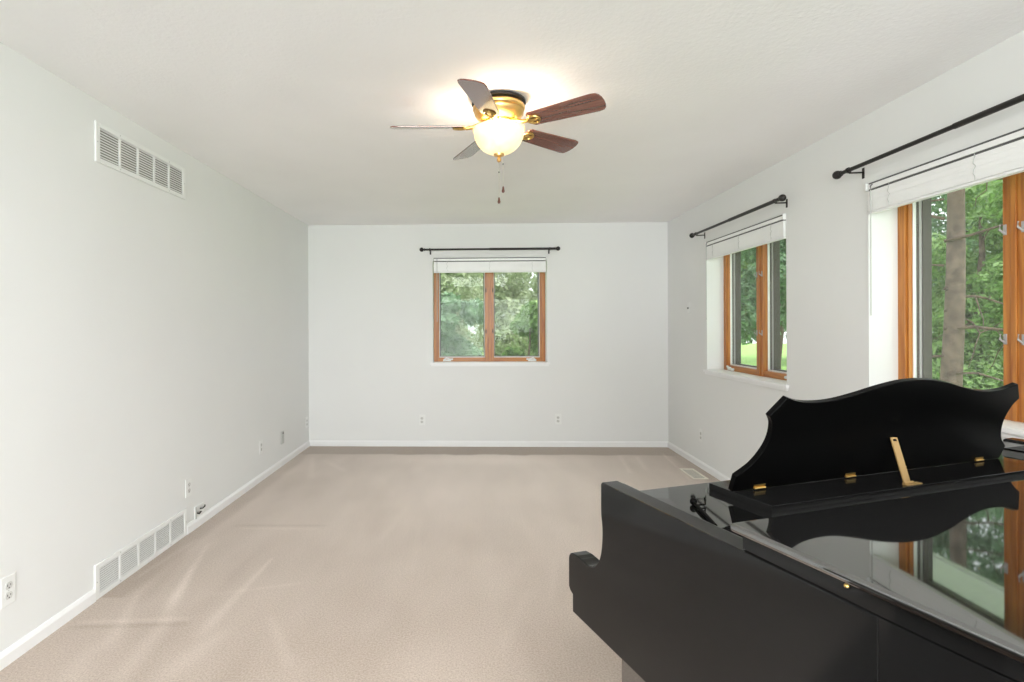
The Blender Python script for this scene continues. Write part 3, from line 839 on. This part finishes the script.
# pin-block panel between the cheeks
PZ = 0.9405
b = MB(); b.box(CT + 0.0165, PW - CT - 0.0165, -0.245, 0.0, PZ - 0.022, PZ); b.build('top_panel', M['piano'], piano, bevel=0.002)
# sliding music tray
TX0, TX1, TZ = 0.262, 1.175, 0.9555
b = MB(); b.box(TX0, TX1, -0.216, -0.046, TZ - 0.0145, TZ); tray = b.build('music_tray', M['piano_side'], piano, bevel=0.0006)
# music desk, leaning back towards the tail
DC = 0.721
half = [(0.463, 0.000), (0.4645, 0.040)]
half += catmull([(0.4645, 0.040), (0.430, 0.066), (0.409, 0.100), (0.402, 0.132), (0.408, 0.165), (0.4235, 0.186)], 4)[1:]
half += [(0.390, 0.228)]
half += catmull([(0.390, 0.228), (0.350, 0.2165), (0.300, 0.212), (0.245, 0.215), (0.185, 0.226), (0.120, 0.241), (0.055, 0.252), (0.0, 0.255)], 4)[1:]
poly = [(DC + x, s) for x, s in half] + [(DC - x, s) for x, s in reversed(half[:-1])]
K = 0.36; nrm = math.hypot(1, K)
def desk_pt(x, s, off):        # s: distance up the board, off: towards the tail
    s = s / nrm
    return (x, -(0.118 + K * s) - off / nrm, max(TZ, TZ + s - off * K / nrm))
n = len(poly)
vs = [desk_pt(x, s, 0.0) for x, s in poly] + [desk_pt(x, s, -0.013) for x, s in poly]
fs = [tuple(range(n)), tuple(range(2 * n - 1, n - 1, -1))] + [(i, n + i, n + (i + 1) % n, (i + 1) % n) for i in range(n)]
b = MB(); b.add(vs, fs); M['desk'] = mat('black_desk_finish', (0.0015, 0.0015, 0.0015), 0.28, spec=0.06)
desk = b.build('music_desk', M['desk'], piano, bevel=0.0012)
for hx in (0.345, 0.627, 0.812, 1.105):
    b = MB(); w = 0.016; hx = hx - 0.014
    if abs(hx - 0.798) < 1e-6: w = 0.009
    p0 = desk_pt(hx - w, 0.004, 0.0006); p1 = desk_pt(hx + w, 0.004, 0.0006); p2 = desk_pt(hx + w, 0.013, 0.0006); p3 = desk_pt(hx - w, 0.013, 0.0006)
    q = [desk_pt(hx + sx * w, s, 0.0022) for sx, s in ((-1, 0.004), (1, 0.004), (1, 0.013), (-1, 0.013))]
    b.add([p0, p1, p2, p3] + q, [(0, 1, 2, 3), (4, 5, 6, 7), (0, 1, 5, 4), (1, 2, 6, 5), (2, 3, 7, 6), (3, 0, 4, 7)])
    b.tube([(hx - w, -0.1235, TZ + 0.004), (hx + w, -0.1235, TZ + 0.004)], 0.0024, 8)
    b.build('hinge', M['brass'], desk)
# brass strip that props the desk
A = Vector((0.683, -0.203, TZ + 0.004)); B = Vector(desk_pt(0.690, 0.113, 0.014))
d_ = (B - A).normalized(); side = Vector((1, 0, 0)); side = (side - d_ * side.dot(d_)).normalized(); nn = d_.cross(side)
def strip_box(b, A, B, hw, th):
    vs = []
    for P in (A, B):
        for sx, sn in ((-1, -1), (1, -1), (1, 1), (-1, 1)): vs.append(tuple(P + side * hw * sx + nn * th * sn))
    b.add(vs, [(0, 3, 2, 1), (4, 5, 6, 7), (0, 1, 5, 4), (1, 2, 6, 5), (2, 3, 7, 6), (3, 0, 4, 7)])
b = MB(); strip_box(b, A, B, 0.0105, 0.0012); prop = b.build('desk_prop', M['brass_strip'], piano)
b = MB(); strip_box(b, B - d_ * 0.009, B - d_ * 0.004, 0.0055, 0.0016); b.build('prop_slot', M['piano_matt'], prop)
b = MB(); b.box(0.672, 0.722, -0.211, -0.199, TZ, TZ + 0.0018); b.tube([(0.672, -0.203, TZ + 0.004), (0.702, -0.203, TZ + 0.004)], 0.0030, 8)
b.build('prop_bracket', M['brass_strip'], piano)
# knobbed rod lying on the panel
b = MB(); b.tube([(0.147, -0.128, PZ + 0.006), (0.125, -0.175, PZ + 0.005), (0.094, -0.242, PZ + 0.004)], [0.0032, 0.0042, 0.0036], 10)
b.ball((0.148, -0.124, PZ + 0.0075), 0.0078, 14); b.build('knobbed_rod', M['piano_matt'], piano, smooth=True)
b = MB(); b.tube([(0.150, -0.137, PZ + 0.004), (0.167, -0.137, PZ + 0.004), (0.169, -0.133, PZ + 0.017)], 0.0018, 8); b.build('wire_hook', M['piano_matt'], piano)
# lid: main leaf and the front flap folded back over it
def lid_outline(y_front, inset, y_stop=None):
    pl = offset(op, inset)
    pts = [p for p in pl if p[1] < y_front and (y_stop is None or p[1] > y_stop)]
    if y_stop is None:
        return [(pl[0][0], y_front)] + pts + [(pl[-1][0], y_front)]
    tre = [p for p in pts if p[0] < 0.7]; bas = [p for p in pts if p[0] >= 0.7]
    return [(pl[0][0], y_front)] + tre + bas + [(pl[-1][0], y_front)]
pl_ = [p for p in offset(op, 0.002) if p[1] < -0.57]
main = [(0.005, -0.392)] + pl_ + [(PW - 0.002, -0.392)]
b = MB(); b.prism(main, Z_TOP + 0.0015, Z_TOP + 0.023, 'XY'); b.build('main_lid', M['piano_side'], piano)
b = MB(); b.box(-0.006, PW + 0.004, -0.752, -0.374, Z_TOP + 0.0235, Z_TOP + 0.038); b.build('lid_flap', M['piano'], piano, bevel=0.0065, seg=5)
b = MB(); b.box(CT - 0.004, CT + 0.014, -0.382, -0.366, Z_TOP - 0.012, Z_TOP - 0.003); b.tube([(0.040, -0.372, Z_TOP - 0.004), (0.040, -0.372, Z_TOP + 0.006)], 0.004, 10)
b.build('lid_hinge', M['brass_strip'], piano)
b = MB(); b.ball((0.001, -0.560, Z_TOP + 0.020), 0.0032, 10); b.build('lid_button', M['brass'], piano)
# legs with casters
for lx, ly in ((0.076, -0.112), (PW - 0.076, -0.112), (0.98, -1.17)):
    b = MB()
    sec = [(0.060, Z_BOT), (0.060, 0.54), (0.050, 0.52), (0.046, 0.50), (0.036, 0.12), (0.044, 0.10), (0.044, 0.075)]
    vs = []; fs = []
    for s, z in sec: vs += [(lx - s, ly - s, z), (lx + s, ly - s, z), (lx + s, ly + s, z), (lx - s, ly + s, z)]
    for i in range(len(sec) - 1):
        for k in range(4): fs.append((i * 4 + k, i * 4 + (k + 1) % 4, (i + 1) * 4 + (k + 1) % 4, (i + 1) * 4 + k))
    fs += [(0, 1, 2, 3), tuple((len(sec) - 1) * 4 + k for k in (3, 2, 1, 0))]
    b.add(vs, fs); lg = b.build('leg', M['piano'], piano, bevel=0.003)
    b = MB(); b.lathe([(0.001, -0.012), (0.030, -0.012), (0.032, 0), (0.030, 0.012), (0.001, 0.012)], 20, (lx, ly, 0.032), 'X'); b.box(lx - 0.018, lx - 0.014, ly - 0.012, ly + 0.012, 0.03, 0.076); b.box(lx + 0.014, lx + 0.018, ly - 0.012, ly + 0.012, 0.03, 0.076)
    b.build('caster', M['brass'], lg, smooth=True)
# pedal lyre
b = MB(); b.box(0.665, 0.685, -0.34, -0.31, 0.13, Z_BOT + 0.004); b.box(0.755, 0.775, -0.34, -0.31, 0.13, Z_BOT + 0.004); b.box(0.62, 0.82, -0.36, -0.28, 0.08, 0.13)
ly_ = b.build('pedal_lyre', M['piano'], piano, bevel=0.003)
for px in (0.665, 0.72, 0.775):
    b = MB(); b.box(px - 0.010, px + 0.010, -0.28, -0.20, 0.095, 0.103); b.build('pedal', M['brass'], ly_, bevel=0.003)

# ------------------------------------------------------------------ outside: lawn, roof overhang, trees
GZ = -0.75
b = MB(); b.box(-30, 45, -25, 60, GZ - 0.3, GZ); structure(b.build('ground', M['lawn']))
b = MB(); b.box(XR + WT + 0.01, XR + WT + 2.6, YB, D + WT + 0.5, GZ, GZ + 0.04); structure(b.build('bounce_slab', M['concrete']))  # unseen pale slab, added to bounce light up onto the soffit
# eaves outside the window wall: vented soffit and its fascia board
b = MB(); b.box(XR + WT, XR + WT + 0.85, YB, D + WT + 0.55, 2.34, 2.37); structure(b.build('trim_2', M['soffit']))
b = MB(); b.box(XR + WT + 0.85, XR + WT + 0.88, YB, D + WT + 0.58, 2.325, 2.55); structure(b.build('trim_3', M['trim']))

def leaf_cloud(name, lobes, count, size, material, parent, seed, shell=0.55, slender=1.0):
    rnd = random.Random(seed)
    vols = [l[3] * l[4] * l[5] for l in lobes]; tot = sum(v ** 0.72 for v in vols)
    vs, fs = [], []
    for l, v in zip(lobes, vols):
        nL = int(count * v ** 0.72 / tot)
        for _ in range(nL):
            while True:
                d = Vector((rnd.gauss(0, 1), rnd.gauss(0, 1), rnd.gauss(0, 1)))
                if d.length > 1e-4: break
            d.normalize()
            r = shell + (1 - shell) * rnd.random() ** 0.6
            r *= 0.86 + 0.28 * noise.noise(Vector((d.x * 2.3 + l[0], d.y * 2.3 + l[1], d.z * 2.3 + seed)))
            p = Vector((l[0] + d.x * r * l[3], l[1] + d.y * r * l[4], l[2] + d.z * r * l[5]))
            nrm_ = (d * 0.7 + Vector((rnd.gauss(0, .6), rnd.gauss(0, .6), rnd.gauss(0.45, .6)))).normalized()
            a = nrm_.orthogonal().normalized(); a.rotate(Matrix.Rotation(rnd.random() * 6.283, 3, nrm_)); c = nrm_.cross(a)
            s = size * rnd.uniform(0.6, 1.3)
            i = len(vs)
            vs += [tuple(p + a * s), tuple(p + c * s * 0.45 * slender + nrm_ * s * 0.12), tuple(p - a * s), tuple(p - c * s * 0.45 * slender + nrm_ * s * 0.12)]
            fs.append((i, i + 1, i + 2, i + 3))
    me = bpy.data.meshes.new(name); me.from_pydata(vs, [], fs); me.update(); me.materials.append(material)
    o = bpy.data.objects.new(name, me); C.objects.link(o); o.parent = parent
    return o

def wobbly(rnd, p0, p1, n, amp):
    p0, p1 = Vector(p0), Vector(p1)
    pts = []
    for i in range(n + 1):
        t = i / n
        k = amp * math.sin(math.pi * t)
        pts.append(p0.lerp(p1, t) + Vector((rnd.uniform(-k, k), rnd.uniform(-k, k), rnd.uniform(-k, k))))
    return pts

def tree(name, x, y, h, crown, count, size, material, label, cat, seed, low=0.25, group=None, trunk_r=0.14, slender=1.0):
    rnd = random.Random(seed)
    root = tag(empty(name, (x, y, GZ)), label, cat, group)
    lobes = []
    nl = 14
    for k in range(nl):
        a = rnd.random() * 6.283; rr = crown * rnd.uniform(0.15, 0.55)
        z = h * (low + (1 - low) * (k + 0.5) / nl * 0.92)
        s = crown * rnd.uniform(0.42, 0.62) * (1.0 - 0.35 * k / nl)
        lobes.append((rr * math.cos(a), rr * math.sin(a), z, s, s, s * 0.8))
    b = MB(); b.tube(wobbly(rnd, (0, 0, -0.05), (0, 0, h * 0.8), 6, 0.08), [trunk_r * (1 - 0.13 * i) for i in range(7)], 9)
    for k in range(0, 12, 2):
        l = lobes[k]; b.tube(wobbly(rnd, (0, 0, max(0.2, l[2] - 0.8)), (l[0], l[1], l[2]), 4, 0.06), [trunk_r * .35, trunk_r * .3, trunk_r * .22, trunk_r * .15, trunk_r * .1], 6)
    b.build('trunk', M['bark'], root, smooth=True)
    leaf_cloud('foliage', lobes, count, size, material, root, seed, slender=slender)
    return root

tree('garden_shrub', -0.42, 9.8, 2.75, 0.74, 11000, 0.085, M['leaf_c'], 'dense blue green shrub filling the lower half of the first far window pane', 'shrub', 11, low=0.14, trunk_r=0.05)
tree('garden_shrub', 1.02, 10.2, 2.6, 0.72, 11000, 0.085, M['leaf_a'], 'bright yellow green shrub low in the second far window pane', 'shrub', 12, low=0.14, trunk_r=0.05)
tree('pale_tree', -1.35, 14.4, 6.2, 2.1, 24000, 0.080, M['leaf_b'], 'pale hazy tree high behind the blue green shrub', 'tree', 13, low=0.05)
tree('pale_tree', 2.9, 17.6, 7.2, 2.0, 22000, 0.090, M['leaf_b'], 'pale hazy tree high behind the bright shrub', 'tree', 14, low=0.05)
tree('leafy_tree', 0.6, 25.0, 10.5, 4.4, 24000, 0.13, M['leaf_b'], 'tall grey green tree farthest behind the far wall window', 'tree', 15, low=0.03)
tree('leafy_tree', -5.2, 36.0, 14.0, 5.6, 22000, 0.18, M['leaf_c'], 'broad tree farthest back beyond the first far window pane', 'tree', 23, low=0.03)
tree('leafy_tree', 8.9, 16.2, 7.0, 2.3, 20000, 0.085, M['leaf_c'], 'leafy tree beyond the lawn seen in the middle window', 'tree', 16, low=0.30)
tree('leafy_tree', 10.6, 23.6, 9.0, 3.3, 22000, 0.11, M['leaf_a'], 'light green tree farther back in the middle window', 'tree', 17, low=0.14)
tree('leafy_tree', 19.5, 29.0, 15.0, 5.5, 24000, 0.17, M['leaf_d'], 'dark green tree farthest back in the middle window', 'tree', 18, low=0.04)
tree('leafy_tree', 9.9, 10.9, 5.2, 1.95, 22000, 0.070, M['leaf_a'], 'bright leafy tree just behind the bare conifer trunk', 'tree', 19, low=0.10)
tree('leafy_tree', 14.9, 16.9, 11.5, 3.2, 28000, 0.10, M['leaf_c'], 'blue green tree rising above the bright one in the large window', 'tree', 20, low=0.06)
tree('leafy_tree', 15.4, 9.0, 9.5, 2.6, 18000, 0.10, M['leaf_d'], 'dark green tree out beyond the piano end of the window wall', 'tree', 21, low=0.06)
tree('leafy_tree', 27.0, 20.5, 15.0, 5.5, 22000, 0.17, M['leaf_a'], 'broad green tree farthest out behind the large window', 'tree', 22, low=0.04)
# the conifer with bare dead branches close outside the large window
def conifer(x, y):
    rnd = random.Random(5)
    root = tag(empty('conifer_tree', (x, y, GZ)), 'conifer close outside the large window, straight bark trunk with dead branches', 'tree')
    b = MB()
    H = 9.0; n = 18
    pts = [(0.10 * math.sin(i * .3) * 0.25 + 0.32 * i / n, 0.02 * math.cos(i * .7), -0.05 + H * i / n) for i in range(n + 1)]
    b.tube(pts, [0.120 * (1 - 0.80 * i / n) for i in range(n + 1)], 14); b.build('trunk', M['bark'], root, smooth=True)
    view = math.atan2(y, x)
    for k in range(15):
        z = 0.9 + 0.27 * k + rnd.uniform(-.05, .05)
        side_ = -1 if rnd.random() < 0.72 else 1
        a = view + side_ * (math.pi / 2 + rnd.uniform(-0.55, 0.55))
        ln = rnd.uniform(0.5, 1.8)
        tip = Vector((math.cos(a) * ln, math.sin(a) * ln, z + rnd.uniform(-0.45, 0.45)))
        p = wobbly(rnd, (0, 0, z), tip, 6, 0.10)
        b = MB(); r0 = rnd.uniform(0.010, 0.024)
        b.tube(p, [r0 * (1 - 0.13 * i) for i in range(7)], 7)
        for j in (2, 3, 4, 5):
            t2 = p[j] + Vector((rnd.uniform(-.3, .3), rnd.uniform(-.3, .3), rnd.uniform(-.45, .15)))
            b.tube(wobbly(rnd, p[j], t2, 3, 0.03), [r0 * .4, r0 * .33, r0 * .25, r0 * .15], 5)
        b.build('dead_branch', M['branch'], root, smooth=True)
    leaf_cloud('foliage', [(0, 0, 6.2, 1.8, 1.8, 1.2), (0, 0, 7.8, 1.2, 1.2, 1.4)], 6000, 0.06, M['leaf_d'], root, 9)
    return root
conifer(5.70, 6.75)
